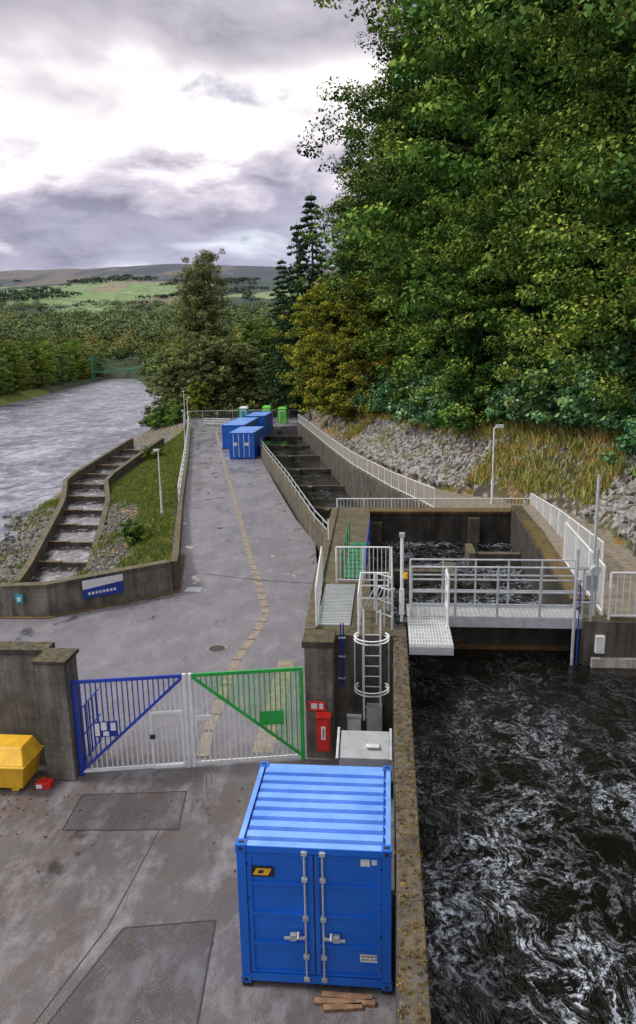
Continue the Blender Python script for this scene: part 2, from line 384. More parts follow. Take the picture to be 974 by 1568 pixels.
# ------------------------------------------------------------------ foliage generator
def leafcloud(C,Rd,nper,size,rg,squash=.75,base=.5,droop=0.,upb=.55,hgt=.2):
    C=np.asarray(C,float);n=len(C);Rd=np.broadcast_to(np.asarray(Rd,float),(n,))
    cv=rg.normal(0,.17,n)
    k=np.repeat(np.arange(n),nper);m=len(k)
    d=rg.normal(size=(m,3));d/=np.linalg.norm(d,axis=1)[:,None]
    ra=(.35+.65*rg.random(m)**.5)
    P=C[k]+d*(Rd[k]*ra)[:,None]*np.array([1,1,squash])
    P[:,2]-=droop*.12*Rd[k]*(d[:,0]**2+d[:,1]**2)
    nn=d*.6+np.array([0,0,upb])+rg.normal(size=(m,3))*.45
    nn/=np.linalg.norm(nn,axis=1)[:,None]
    rv=rg.normal(size=(m,3));t=np.cross(nn,np.cross(rv,nn));t/=np.linalg.norm(t,axis=1)[:,None]+1e-9
    bb=np.cross(nn,t)
    s=(size*(.6+.8*rg.random(m)))[:,None]
    V=np.stack([P+t*s*.6,P+bb*s*.38,P-t*s*.6,P-bb*s*.38],1).reshape(-1,3)
    val=np.clip(base+cv[k]+d[:,2]*hgt+rg.normal(0,.12,m),0,1)  # clump tops get lighter leaves, light from above put into the tone
    return V,np.repeat(val,4)
def tubes(segs,n=6):
    Vs=[];Qs=[];o=0
    for p,q,r1,r2 in segs:
        p=np.array(p,float);q=np.array(q,float);d=q-p;L=np.linalg.norm(d);d/=L
        u=np.array([0,0,1.]) if abs(d[2])<.9 else np.array([1.,0,0])
        a=np.cross(d,u);a/=np.linalg.norm(a);bq=np.cross(d,a)
        t=np.arange(n)*2*np.pi/n
        ring=np.cos(t)[:,None]*a+np.sin(t)[:,None]*bq
        Vs.append(p+ring*r1);Vs.append(q+ring*r2)
        for i in range(n): Qs.append([o+i,o+(i+1)%n,o+n+(i+1)%n,o+n+i])
        o+=2*n
    return np.concatenate(Vs),np.array(Qs)
def treemesh(name,segs,leafparts,lmat):
    TV,TQ=tubes(segs);LV=np.concatenate([l[0] for l in leafparts]);LA=np.concatenate([l[1] for l in leafparts])
    n=len(LV)//4
    LQ=np.arange(n*4).reshape(n,4)+len(TV)
    V=np.concatenate([TV,LV]);Q=np.concatenate([TQ,LQ])
    mi=np.concatenate([np.zeros(len(TQ)),np.ones(n)]);at=np.concatenate([np.zeros(len(TV)),LA])
    return npmesh(name,V,Q,[MBARK,lmat],mi,at)
def broadleaf(name,seed,H,Rc,lmat,leaf=.27,nb=34,nc=8,nper=75,low=.12,base=.48,droop=.8,sq=.5,cl=1.):
    rg=np.random.default_rng(seed)
    C=[];R_=[];segs=[]
    top=np.array([rg.normal(0,.4),rg.normal(0,.4),H*.9])
    pts=[np.zeros(3)-[0,0,1.5],np.array([.1,0,H*.3]),top*np.array([.6,.6,.7]),top]
    rs=[.5*H/22,.38*H/22,.22*H/22,.05]
    for i in range(3): segs.append((pts[i],pts[i+1],rs[i],rs[i+1]))
    for i in range(nb):
        f=low+(1-low)*((i+.5)/nb)**.85
        z=f*H
        prof=math.sin(math.pi*min(1,max(.0,(f-low*.6)/(1.1-low*.6)))**.8)**.65
        ang=i*2.399+rg.normal(0,.3)
        rad=Rc*prof*(.6+.5*rg.random())
        c=np.array([math.cos(ang)*rad,math.sin(ang)*rad,z])
        st=np.array([0,0,max(H*.12,z-rad*.6)]);segs.append((st,c*.9+st*.1,.09*H/22+.03,.02))
        out=np.array([math.cos(ang),math.sin(ang),0])
        for j in range(nc):
            t=rg.uniform(-.7,.6)
            q=c+out*t*Rc*.36+rg.normal(size=3)*np.array([1.35,1.35,.55])*Rc/7;q[2]-=max(0,t)*Rc*.10*droop
            C.append(q);R_.append((.6+.7*rg.random())*Rc/6.5*cl)
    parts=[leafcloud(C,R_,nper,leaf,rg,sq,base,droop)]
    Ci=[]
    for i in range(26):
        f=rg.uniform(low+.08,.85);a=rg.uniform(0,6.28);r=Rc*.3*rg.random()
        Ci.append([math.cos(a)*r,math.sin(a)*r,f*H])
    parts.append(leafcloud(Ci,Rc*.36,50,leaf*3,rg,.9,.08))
    return treemesh(name,segs,parts,lmat)
def conifer(name,seed,H,Rc,lmat,leaf=.3):
    rg=np.random.default_rng(seed);segs=[((0,0,-1),(0,0,H),.4,.03)];C=[];R_=[]
    z=H*.08
    while z<H*.985:
        f=z/H;rad=Rc*(1-f)**.75*(.85+.3*rg.random())+.25
        nb=max(4,int(rad*2.6))
        for k in range(nb):
            a=rg.uniform(0,6.28)
            rl=rad*(.7+.45*rg.random());segs.append(((0,0,z+rl*.12),(math.cos(a)*rl,math.sin(a)*rl,z-rl*.18),.05,.015))
            m=max(2,int(rl/.7))
            for j in range(m):
                t=(j+1)/m;C.append([math.cos(a)*rl*t,math.sin(a)*rl*t,z+rl*.12-rl*.3*t*t]);R_.append(.62*(1.15-t*.5))
        z+=.75+.3*(1-f)
    return treemesh(name,segs,[leafcloud(C,R_,24,leaf,rg,.45,.45,1.5)],lmat)
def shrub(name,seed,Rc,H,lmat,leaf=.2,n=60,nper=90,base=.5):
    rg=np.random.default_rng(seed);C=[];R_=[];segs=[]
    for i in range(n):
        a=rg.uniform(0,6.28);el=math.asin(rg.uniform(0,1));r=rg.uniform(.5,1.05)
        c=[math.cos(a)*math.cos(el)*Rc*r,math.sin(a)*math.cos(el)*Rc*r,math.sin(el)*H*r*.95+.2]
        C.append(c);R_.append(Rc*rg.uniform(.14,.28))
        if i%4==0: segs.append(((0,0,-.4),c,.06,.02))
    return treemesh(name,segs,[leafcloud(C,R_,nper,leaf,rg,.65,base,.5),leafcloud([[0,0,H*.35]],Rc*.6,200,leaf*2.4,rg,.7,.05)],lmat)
beech=[broadleaf('beech%d'%i,10+i,27,7.6,LDARK,.18,56,11,125,.06,.5) for i in range(3)]
blo=broadleaf('beech_back',15,27,7.6,LDARK,.38,44,8,40,.06,.45)
lime=[broadleaf('lime0',17,20,7.5,LMID,.18,42,9,120,.03,.58)]
oak=[broadleaf('oak%d'%i,20+i,18,6.2,LMID,.23,34,8,85,.05) for i in range(3)]
aut=[broadleaf('ash%d'%i,30+i,15,5,LYEL,.22,30,8,85,.04) for i in range(2)]
pop=[broadleaf('poplar',40,27,3.9,LPALE,.22,60,6,70,.06,.5,-.6,.9,1.25)]
pale=[broadleaf('willow%d'%i,44+i,13,5.2,LPALE,.25,30,8,80,.02) for i in range(2)]
fir=[conifer('fir%d'%i,50+i,26,4.6,LCON) for i in range(2)]
rho=[shrub('rhodo%d'%i,60+i,2.6,3.0,LRHO,.17,60,100) for i in range(3)]
hol=[shrub('holly%d'%i,66+i,2.6,3.6,LDARK,.17,60,100) for i in range(2)]
def plant(name,me,x,y,rz=None,sc=1,dz=0):
    z=float(height(x,y));z=max(z,-3.5)
    return link(name,me,(x,y,z+dz),rng.uniform(0,6.28) if rz is None else rz,sc)
ys=[20,27,34,41,49,57,65,74,84,95,107,120,134]
for row,(dd,hs) in enumerate(((9.,1.0),(17,1.08))):
    for i,y in enumerate(ys):
        yy=y+rng.uniform(-2,2)+row*1.5;x=xR(yy)+dd+rng.uniform(-1.5,1.5)
        s=hs*I(yy,[20,60,75,90,110,134],[1.08,1.15,1.05,.85,.62,.55])*rng.uniform(.92,1.08)
        k=rng.random()
        if row==0 and k<.18: plant('oak_tree',oak[i%3],x,yy,None,s*1.25)
        elif row>=1 and k<.2: plant('fir_tree',fir[i%2],x,yy,None,s*1.1)
        elif row==1: plant('beech_tree',blo if y<90 else beech[i%3],x,yy,None,s)
        else: plant('beech_tree',beech[(i+row)%3],x,yy,None,s)
for x,y,s in ((-7.6,80,1.0),(-9.5,88,1.0),(-4.0,70,.85),(-11.3,97,.75),(-13.5,112,.7)):
    plant('ash_tree' if y!=97 else 'oak_tree',aut[int(y)%2] if y!=97 else oak[0],x+3.2,y,None,s)
for x,y,s in ((-2.5,88,1.0),(-5,97,.95),(-13.5,114,1.12),(-16.5,119,.95),(-11,112,1.15)): plant('fir_tree',fir[int(y)%2],x,y,None,s)
for x,y,s in ((3.2,47,.75),(8.5,38.5,.8),(1.,58,.8)): plant('oak_tree',oak[int(y)%3],x+2.5,y,None,s)
for x,y,s in ((11.8,34,.8),(15.,28,.75),(16.5,22.5,.8),(10.,42,.7)): plant('lime_tree',lime[0],x,y,None,s)
for i in range(40):
    y=19.5+i*1.6+rng.uniform(-.6,.6)
    for dd in (5.0,7.8):
        d=dd+rng.uniform(-.7,.7)+(.8 if 36<y<44 else 0)-(1.4 if y<31 else 0)
        sc=rng.uniform(.8,1.3)
        if rng.random()<.72: plant('rhododendron_shrub',rho[i%3],xR(y)+d,y,None,sc,-.3)
        else: plant('holly_shrub',hol[i%2],xR(y)+d,y,None,sc,-.3)
for n,me,x,y,s in (('poplar_tree',pop[0],-31,128,1.0),('poplar_tree',pop[0],-33.2,129.5,.9),('willow_tree',pale[0],-29,121,1.0),('willow_tree',pale[1],-35,124,.85),('willow_tree',pale[0],-24,124,.9),
    ('oak_tree',oak[0],-20,128,.85),('oak_tree',oak[1],-36,140,.75),('willow_tree',pale[1],-40,134,.7),('oak_tree',oak[2],-25,140,.9),('willow_tree',pale[1],-16,120,.8),
    ('ash_tree',aut[0],-30,116,.4),('oak_tree',oak[0],-44,160,.7),('oak_tree',oak[2],-48,175,.75)):
    plant(n,me,x,y,None,s,0)
for x,y,s in ((-33,117,.9),(-36,119,.9),(-27,115.5,.7),(-22,115.5,.8),(-39,124,1),(-42,131,1.1),(-18,114.5,.7)): plant('holly_shrub',hol[int(s*10)%2],x,y,None,s,0)
plant('holly_shrub',hol[0],-14.9,41,None,.4,.1);plant('holly_shrub',hol[1],-25.6,78,None,.45,.1)
for i,y in enumerate(np.arange(196,440,8.5)):
    for r in (4,12):
        yy=y+rng.uniform(-3,3);x=float(xW(yy))-r-rng.uniform(0,5)
        nm,me=(('oak_tree',oak[i%3]),('willow_tree',pale[i%2]),('ash_tree',aut[i%2]),('oak_tree',oak[(i+1)%3]))[int(rng.integers(0,4))]
        plant(nm,me,x,yy,None,rng.uniform(.65,1.0)*(1.2 if me in pale else 1))
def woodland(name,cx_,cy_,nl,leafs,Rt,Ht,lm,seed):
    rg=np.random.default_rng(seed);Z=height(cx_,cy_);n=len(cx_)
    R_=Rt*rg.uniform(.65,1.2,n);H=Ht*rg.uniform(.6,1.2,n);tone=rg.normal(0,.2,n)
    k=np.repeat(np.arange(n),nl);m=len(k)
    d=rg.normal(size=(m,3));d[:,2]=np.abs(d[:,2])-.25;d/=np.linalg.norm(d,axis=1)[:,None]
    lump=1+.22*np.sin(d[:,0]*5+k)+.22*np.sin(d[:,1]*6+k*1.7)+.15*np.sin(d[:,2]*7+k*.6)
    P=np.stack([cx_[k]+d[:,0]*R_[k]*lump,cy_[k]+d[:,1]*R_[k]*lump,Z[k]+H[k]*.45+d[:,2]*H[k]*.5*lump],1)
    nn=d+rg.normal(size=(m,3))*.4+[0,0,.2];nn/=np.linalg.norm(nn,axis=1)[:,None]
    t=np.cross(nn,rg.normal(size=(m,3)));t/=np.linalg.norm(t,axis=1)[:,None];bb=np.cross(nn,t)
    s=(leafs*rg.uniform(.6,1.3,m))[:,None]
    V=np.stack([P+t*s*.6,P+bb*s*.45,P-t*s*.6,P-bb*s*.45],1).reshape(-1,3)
    v=np.clip(.27+tone[k]+.36*d[:,2]+.35*(lump-1)+rg.normal(0,.08,m),0,1)  # crown shading painted into leaf values: light tops, dark bases
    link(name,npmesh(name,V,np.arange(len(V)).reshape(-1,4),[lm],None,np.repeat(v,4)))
def scatter(y0,y1,step,amin=-.62,amax=-.0,seed=1):
    rg=np.random.default_rng(seed);X=[];Y=[]
    y=y0
    while y<y1:
        st=step*(1+(y-y0)/(y1-y0)*.8)
        xs=np.arange(amin*y,amax*y+5,st);xs=xs+rg.uniform(-.45,.45,len(xs))*st
        X.append(xs);Y.append(y+rg.uniform(-.45,.45,len(xs))*st);y+=st
    return np.concatenate(X),np.concatenate(Y)
LFAR=leafmat('leaf_distant',[(0,(.022,.038,.016)),(.3,(.065,.115,.036)),(.55,(.13,.195,.05)),(.78,(.24,.26,.07)),(1,(.36,.28,.09))])
LFARB=leafmat('leaf_hillside',[(0,(.03,.05,.032)),(.35,(.08,.12,.052)),(.65,(.14,.185,.07)),(1,(.27,.24,.10))])
LFAR2=leafmat('leaf_far_hill',[(0,(.03,.045,.04)),(.5,(.065,.09,.06)),(1,(.12,.145,.09))])
x,y=scatter(215,345,9,-.8,-.0,3);k=(x<xW(y)-18)|((x>xL(y)+2)&(x<xR(y)))
woodland('riverside_woodland',x[k],y[k],600,.65,5.5,13,LFAR,4)
x,y=scatter(345,640,10,-.7,-.0,5);k=(y>452)|(x<xW(y)-18)|(x>xE(y)+6)
woodland('valley_woodland',x[k],y[k],260,1.05,6.5,12,LFAR,6)
x,y=scatter(640,1420,14,-.66,.02,7)
m=(y<1200)|(sn(x,y,60,4)>.0)
woodland('hillside_woodland',x[m],y[m],100,2.0,9,12,LFARB,8)
x,y=scatter(1420,2350,24,-.66,.05,9);m=(sn(x,y,80,2)>.22)|(np.abs(sn(x,y,140,5))<.035)
woodland('far_hill_woodland',x[m],y[m],45,4.,14,9,LFAR2,10)
# ------------------------------------------------------------------ forecourt, road
b=B()
road=[(-45,-5),(0.12,-5),(0.12,17.6),(-2.0,17.7),(-2.3,27),(-3.1,31.3),(-3.9,38),(-5.6,43.5),(-8.7,55.5),(-12.3,70),(-15.6,86),(-17.9,100),(-12,101),(-11,113),(-31.5,113),(-27.4,100),(-19.9,71),(-13.8,46.4),(-10.8,35.4),(-9.3,29.6),(-13.4,26.4),(-45,26.0)]
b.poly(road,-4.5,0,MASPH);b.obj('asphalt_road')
cen=[(-22.6,95.3),(-14.6,64.5),(-9.8,46.4),(-7,35.5),(-5.8,31.2),(-4.75,27),(-4.8,25.3),(-5.05,22.6),(-4.85,17.9),(-4.7,16.6)]
b=B();b.ribbon(cen,.3,MSTRIP,.004)
for p in along([(a[0],a[1],0) for a in cen],.9): b.add([(p.x-.17,p.y-.03,.008),(p.x+.17,p.y-.03,.008),(p.x+.17,p.y+.03,.008),(p.x-.17,p.y+.03,.008)],[(0,1,2,3)],MJOINT)
b.obj('cable_trench_cover')
b=B();b.ribbon([(-3.35,22.7),(-3.2,16.9)],.55,MSTRIP,.004);b.obj('concrete_path_strip')
b=B();P1=[(-5.2,8.9),(-4.7,10.9),(-3.1,11.2),(-2.9,9.1),(-2.9,6),(-5.9,6)];P2=[(-7.,13.5),(-7.1,14.8),(-4.7,15.1),(-4.5,13.7)]
b.sheet(P1,.004,MPATCH);b.sheet(P2,.004,MPATCH)
for P in (P1,P2):
    for i in range(len(P)): b.ribbon([P[i],P[(i+1)%len(P)]],.03,MJOINT,.008+.0005*i)
b.ribbon([(-8.5,32.2),(-6,31.4),(-3.2,30.9)],.08,MJOINT,.004);b.ribbon([(-4.9,13.6),(-5.0,10.9),(-5.6,8)],.025,MJOINT,.004);b.obj('asphalt_patch')
b=B();b.cyl((-5.9,23.5,.0),(-5.9,23.5,.012),.36,MSTRIP,20);b.cyl((-5.9,23.5,.012),(-5.9,23.5,.018),.28,MJOINT,20);b.obj('manhole_cover')
b=B();b.box(-8.75,-8.05,29.6,30.2,0,.012,MGALV);b.obj('drain_cover')
b=B();b.box(-8.2,-7.5,15.35,16.05,0,3.0,MC);b.box(-8.26,-7.44,15.29,16.11,3.0,3.1,MCD);b.obj('gate_pillar',.02)
b=B();b.box(-2.05,-1.36,16.75,17.5,0,2.95,MC);b.box(-2.1,-1.31,16.7,17.55,2.95,3.12,MCD);b.obj('gate_pillar',.02)
b=B();b.box(-16,-8.2,16.0,16.4,0,2.95,MC);b.box(-16,-8.21,15.94,16.46,2.95,3.1,MCD);b.obj('concrete_boundary_wall',.015)
b=B();b.wall([(-30,26.2,1.15),(-15.3,26.5,1.15),(-13.4,26.6,1.2),(-9.35,29.75,1.25)],.35,-.5,MC)
b.wall([(-30,26.2,1.25),(-15.3,26.5,1.25),(-13.4,26.6,1.3),(-9.4,29.72,1.35)],.45,1.16,MCM)
b.wall([(-9.2,29.8,1.3),(-9.9,32.5,.9),(-10.7,35.4,.7),(-13.6,46.4,.5),(-19.8,71,.4),(-27.3,100,.4)],.3,-1.5,MCM)
b.wall([(-30,25.85,.03),(-15.3,26.15,.03),(-13.3,26.2,.03),(-9.0,29.6,.03),(-10.4,35.4,.03)],.25,-.2,MRUST);b.obj('road_parapet_wall')
b=B()
p=Vector((-12.25,27.25,.45));q=Vector((-10.95,28.27,.45));d=(q-p);n=Vector((d.y,-d.x,0)).normalized()*.14
b.add([p+n,q+n,q+n+Vector((0,0,.8)),p+n+Vector((0,0,.8))],[(0,1,2,3)],MSIGNB)
n*=1.05;b.add([p+n+Vector((0,0,.4)),q+n+Vector((0,0,.5)),q+n+Vector((0,0,.78)),p+n+Vector((0,0,.78))],[(0,1,2,3)],MWHITE)
for k in range(8):
    e=p+n*1.03+d*(.12+.09*k);b.add([e+Vector((0,0,.15)),e+d*.06+Vector((0,0,.15)),e+d*.06+Vector((0,0,.26)),e+Vector((0,0,.26))],[(0,1,2,3)],MWHITE)
b.obj('banner_sign')
b=B();b.box(-14.5,-14.2,26.2,26.23,.6,.95,MCYAN);b.box(-14.42,-14.28,26.18,26.2,.68,.85,MWHITE);b.obj('wall_notice')
PR=[(-2.55,34,1.),(-3.9,38.5,1.),(-6.9,50.5,1.),(-12.2,70.3,1.),(-15.7,87,1.),(-18,104,1.)]
b=B();b.wall([(-2.75,31,1.)]+PR,.35,-3.6,MCM);b.obj('canal_wall')
b=B();CR=[(2.2,35,2.5),(.2,43.7,1.9),(-2.7,56,1.4),(-5.6,69.9,1.0),(-12.2,100,.7)]
b.wall(CR,.4,-3.6,MCI);b.obj('canal_wall')
b=B();railing(b,[(x+.0,y,z-.02) for x,y,z in CR],1.0,MWHITE,2,1.8,.028,.4);b.obj('canal_railing')
b=B();railing(b,[(p[0]-.05,p[1],p[2]-.02) for p in [(-2.75,31,1.)]+PR],.7,MGALV,2,2.0,.03);b.obj('parapet_railing')
b=B();Yp=[34,37,40,44,50,56,63,70,85,100]
cw=lambda y:I(y,[35,43.7,56,69.9,100],[2.2,.2,-2.7,-5.6,-12.2])
vs=[];[vs.extend([(cw(y),y,zR(y)-.1),(xR(y)+1.0,y,zR(y)-.1)]) for y in Yp]
b.add(vs,[(2*i,2*i+1,2*i+3,2*i+2) for i in range(len(Yp)-1)],MSTRIP)
b.obj('gravel_path')
b=B();bw=B();k=0
xl=lambda y:I(y,[31,34,38.5,50.5,70.3,87,104],[-2.7,-2.5,-3.9,-6.9,-12.2,-15.7,-18])
for y0 in np.arange(34.0,100,8.4):
    y1=y0+8.4;z=-1.2+.06*k
    bw.add([(xl(y0),y0,z),(cw(y0),y0,z),(cw(y1),y1,z),(xl(y1),y1,z)],[(0,1,2,3)],MWK)
    b.wall([(xl(y1)+.15,y1,z+.32),(cw(y1)-.15,y1,z+.32)],.3,-3.6,MCI);k+=1
    xm=.5*(xl(y1)+cw(y1));b.box(xm-.2,xm+.2,y1-1.2,y1-.16,-3.6,z+.4,MCI)
b.obj('fish_pass_cross_walls');bw.obj('fish_pass_water')
# ------------------------------------------------------------------ sluice block, chamber
b=B();b.poly([(-1.98,17.6),(.12,17.6),(.12,20.2),(-.5,20.25),(-.85,33),(-.95,33.2),(-2.42,33.2),(-2.35,27),(-2.0,20)],-3.6,2.95,MCI)
b.wall([(-2.0,17.75,3.05),(-2.2,22,3.05),(-2.42,33,3.0)],.28,2.9,MCM)
b.obj('sluice_block_wall')
b=B();b.box(-2.45,5.6,33.2,33.8,-3.6,2.66,MCD);b.box(-1.0,5.65,33.1,33.9,2.66,2.78,MRUST)
b.box(3.6,4.1,32.9,33.2,-3.6,2.5,MCI);b.box(-1.0,-.3,32.8,33.2,-3.6,2.3,MCI);b.obj('chamber_back_wall',.01)
b=B();b.box(-.7,2.2,26.8,27.15,-3.6,1.85,MCI);b.box(2.0,2.4,25.6,27.3,-3.6,2.1,MCM);b.box(3.4,5.35,29.5,29.85,-3.6,1.8,MCI);b.box(3.2,3.5,28.9,30.4,-3.6,2.0,MCM);b.obj('chamber_baffle_wall',.02)
b=B();b.poly([(5.0,18.5),(5.5,18.5),(5.9,28),(5.95,33.2),(5.5,33.2),(5.3,28)],-3.6,3.05,MCD)
b.wall([(5.25,20,3.16),(5.6,28,3.16),(5.7,33.2,2.9)],.45,3.04,MRUST)
b.box(5.0,14.5,18.4,18.9,-3.6,3.1,MCI);b.box(5.2,14.5,18.28,18.4,-3.6,2.15,MCL);b.obj('basin_side_wall',.02)
b=B();b.poly([(5.6,18.9),(15,18.9),(10,28),(9,33.4),(5.95,33.4)],-3.6,3.02,MSTRIP);b.poly([(2.3,33.9),(5.95,33.9),(5.95,33.4),(9,33.4),(7.4,37.5),(2.0,37.5)],-3.6,2.3,MSTRIP);b.obj('canal_side_path')
b=B();b.box(.45,5.0,19.5,19.9,-3.6,2.6,MCD);b.box(.6,4.9,19.35,19.5,-3.6,2.02,MRUST);b.obj('weir_wall',.02)
b=B();b.add([(-.6,19.9,1.35),(5.4,19.9,1.35),(5.9,33.3,1.35),(-1,33.3,1.35)],[(0,1,2,3)],MWC);b.obj('chamber_water')
b=B();b.add([(.4,-8,1.9),(16,-8,1.9),(16,19.4,1.9),(.4,19.4,1.9)],[(0,1,2,3)],MWD);b.obj('basin_water')
b=B();b.wall([(.29,-6,3.0),(.29,18.2,3.0)],.34,-3.6,MCW);b.obj('basin_retaining_wall',.02)
rg=np.random.default_rng(5);n=650
C=np.stack([.29+np.sign(rg.normal(size=n))*rg.uniform(.03,.17,n),rg.uniform(2,17.5,n),np.full(n,3.0)],1)
Vv,av=leafcloud(C,rg.uniform(.015,.05,n),40,.016,rg,.45,.4)
link('wall_moss',npmesh('wall_moss',Vv,np.arange(len(Vv)).reshape(-1,4),[leafmat('moss_tuft',[(0,(.03,.022,.01)),(.5,(.13,.075,.02)),(1,(.42,.3,.09))])],None,av))
# ------------------------------------------------------------------ bridge and rails
b=B()
b.box(.5,5.05,18.7,19.5,2.98,3.06,MGALV)
b.box(.5,5.05,18.62,18.7,2.82,3.1,MGALV);b.box(.5,5.05,19.5,19.58,2.82,3.1,MGALV)
for x in np.arange(.6,5,.12): b.box(x,x+.02,18.72,19.48,3.06,3.075,MGREY)
railing(b,[(.6,18.66,3.1),(1.55,18.66,3.1),(1.75,18.66,3.1),(5.0,18.66,3.1)],1.35,MGALV,4,.95,.028)
railing(b,[(.6,19.54,3.1),(5.0,19.54,3.1)],1.3,MGALV,3,.95,.026)
b.obj('footbridge')
b=B();b.box(.5,1.55,16.7,18.6,3.02,3.08,MGALV)
for x in np.arange(.53,1.55,.07): b.box(x,x+.018,16.72,18.6,3.08,3.1,MWHITE)
for y in np.arange(16.75,18.6,.22): b.box(.5,1.55,y,y+.015,3.1,3.11,MWHITE)
b.beam((.5,16.7,2.95),(1.55,16.7,2.95),.06,.2,MGALV);b.beam((1.52,16.7,2.95),(1.52,18.6,2.95),.06,.2,MGALV)
railing(b,[(1.5,17.9,3.1),(1.5,18.6,3.1)],1.3,MWHITE,3,.6,.03)
b.obj('grating_landing')
b=B()
railing(b,[(-1.6,21.9,2.95),(.05,21.9,2.95)],1.15,MWHITE,2,.8,.026,.13)
railing(b,[(-1.85,18,3.0),(-2.05,21.9,3.0)],1.1,MWHITE,2,1.3,.026,.22)
railing(b,[(.1,18.0,2.95),(.1,21.9,2.95)],1.15,MGALV,3,1.0,.026)
railing(b,[(-.75,17.7,2.95),(-.75,19.4,2.95),(.0,19.4,2.95)],1.1,MWHITE,3,.5,.024)
railing(b,[(-.3,18.4,2.95),(.1,18.0,2.95)],1.4,MGALV,4,.3,.02)
for k in range(6):
    b.cyl((-.7+.13*k,19.4,3.),( -.35+.1*k,17.9,4.1),.016,MWHITE,6)
b.obj('platform_railing')
b=B();b.box(-1.9,-1.0,18.2,21.6,2.955,3.0,MGALV)
for y in np.arange(18.3,21.6,.12): b.box(-1.88,-1.02,y,y+.02,3.0,3.02,MGREY)
b.obj('platform_grating')
b=B();yl=17.42
for x in (-.62,-.2): b.beam((x,yl,.7),(x,yl,3.7),.05,.03,MWHITE)
for z in np.arange(.8,3.1,.28): b.cyl((-.62,yl,z),(-.2,yl,z),.014,MWHITE,6)
for z in (1.7,1.78,3.05,3.13):
    pts=[(-.41+.42*math.cos(t),yl-.3+.38*math.sin(t)*1.0,z) for t in np.linspace(math.pi*.8,math.pi*2.2,14)]
    for i in range(13): b.beam(pts[i],pts[i+1],.05,.012,MWHITE)
for t in np.linspace(math.pi*1.0,math.pi*2.0,4):
    b.beam((-.41+.42*math.cos(t),yl-.3+.38*math.sin(t),1.7),(-.41+.42*math.cos(t),yl-.3+.38*math.sin(t),3.1),.03,.01,MGALV)
for x in (-.62,-.2): b.beam((x,yl,2.3),(x,17.6,2.3),.03,.03,MGALV)
b.obj('caged_ladder')
b=B()
for k in range(2): b.cyl((-1.2+.07*k,17.5,1.6),(-1.2+.07*k,17.5,3.3),.018,MSIGNB)
for z in (1.8,2.4,2.9): b.box(-1.26,-1.08,17.47,17.53,z,z+.03,MGALV)
b.obj('cable_conduit')
b=B();b.box(-1.05,-.7,17.4,17.6,.15,.75,MWHITE);b.box(-1.07,-.68,17.38,17.6,.75,.78,MGREY);b.obj('meter_box',.01)
b=B();b.box(-.55,-.15,17.3,17.6,.2,1.1,MGREY);b.box(-.52,-.18,17.29,17.3,.25,1.05,MGALV);b.obj('junction_box',.01)
b=B();vs=[(-1.1,15.1,0),(0.02,15.1,0),(.02,15.8,0),(-1.1,15.8,0),(-1.1,15.1,1.0),(.02,15.1,1.0),(.02,15.8,1.3),(-1.1,15.8,1.3)]
b.add(vs,[(3,2,1,0),(4,5,6,7),(0,1,5,4),(1,2,6,5),(2,3,7,6),(3,0,4,7)],MGREY)
b.beam((-1.15,15.05,1.0),(-1.15,15.85,1.34),.06,.05,MGALV);b.beam((.06,15.05,1.0),(.06,15.85,1.34),.06,.05,MGALV)
b.box(-.5,-.2,15.3,15.45,1.13,1.17,MWHITE);b.obj('control_cabinet',.01)
b=B();b.box(-1.75,-1.42,16.5,16.72,.32,1.22,MRED);b.box(-1.72,-1.45,16.485,16.5,.36,1.18,MRED);b.box(-1.64,-1.53,16.47,16.485,.65,1.0,MWHITE);b.box(-1.6,-1.57,16.46,16.47,.7,.95,MRED)
b.box(-1.77,-1.40,16.46,16.73,1.22,1.27,MRED);b.obj('fire_extinguisher_cabinet',.015)
b=B();b.box(-1.98,-1.55,16.7,16.72,1.3,1.55,MRED);b.box(-1.9,-1.75,16.69,16.7,1.36,1.5,MWHITE);b.box(-1.7,-1.6,16.69,16.7,1.36,1.5,MWHITE);b.obj('safety_sign')
b=B();x0,x1,y0,y1=-10.1,-8.45,14.75,15.7
def frus(x0,x1,y0,y1,z0,X0,X1,Y0,Y1,z1,mat):
    b.add([(x0,y0,z0),(x1,y0,z0),(x1,y1,z0),(x0,y1,z0),(X0,Y0,z1),(X1,Y0,z1),(X1,Y1,z1),(X0,Y1,z1)],[(3,2,1,0),(4,5,6,7),(0,1,5,4),(1,2,6,5),(2,3,7,6),(3,0,4,7)],mat)
frus(x0+.1,x1-.1,y0+.08,y1-.08,.08,x0,x1,y0,y1,.62,MYEL)
frus(x0-.05,x1+.05,y0-.05,y1+.05,.62,x0-.05,x1+.05,y0-.05,y1+.05,.7,MYEL)
frus(x0-.02,x1+.02,y0-.02,y1+.02,.7,x0+.15,x1-.15,y0+.3,y1-.05,1.02,MYEL)
b.box(x0+.2,x0+.4,y0+.1,y1-.1,0,.08,MYEL);b.box(x1-.4,x1-.2,y0+.1,y1-.1,0,.08,MYEL);b.box(-9.4,-9.2,y0-.08,y0-.03,.55,.68,MBLACK);b.obj('grit_bin',.04)
b=B();b.box(-8.3,-7.95,14.95,15.2,0,.16,MRED);b.box(-8.28,-8.13,14.93,14.95,.03,.13,MWHITE);b.cyl((-8.12,15.07,.16),(-8.12,15.07,.24),.05,MRED);b.obj('red_marker_block',.02)
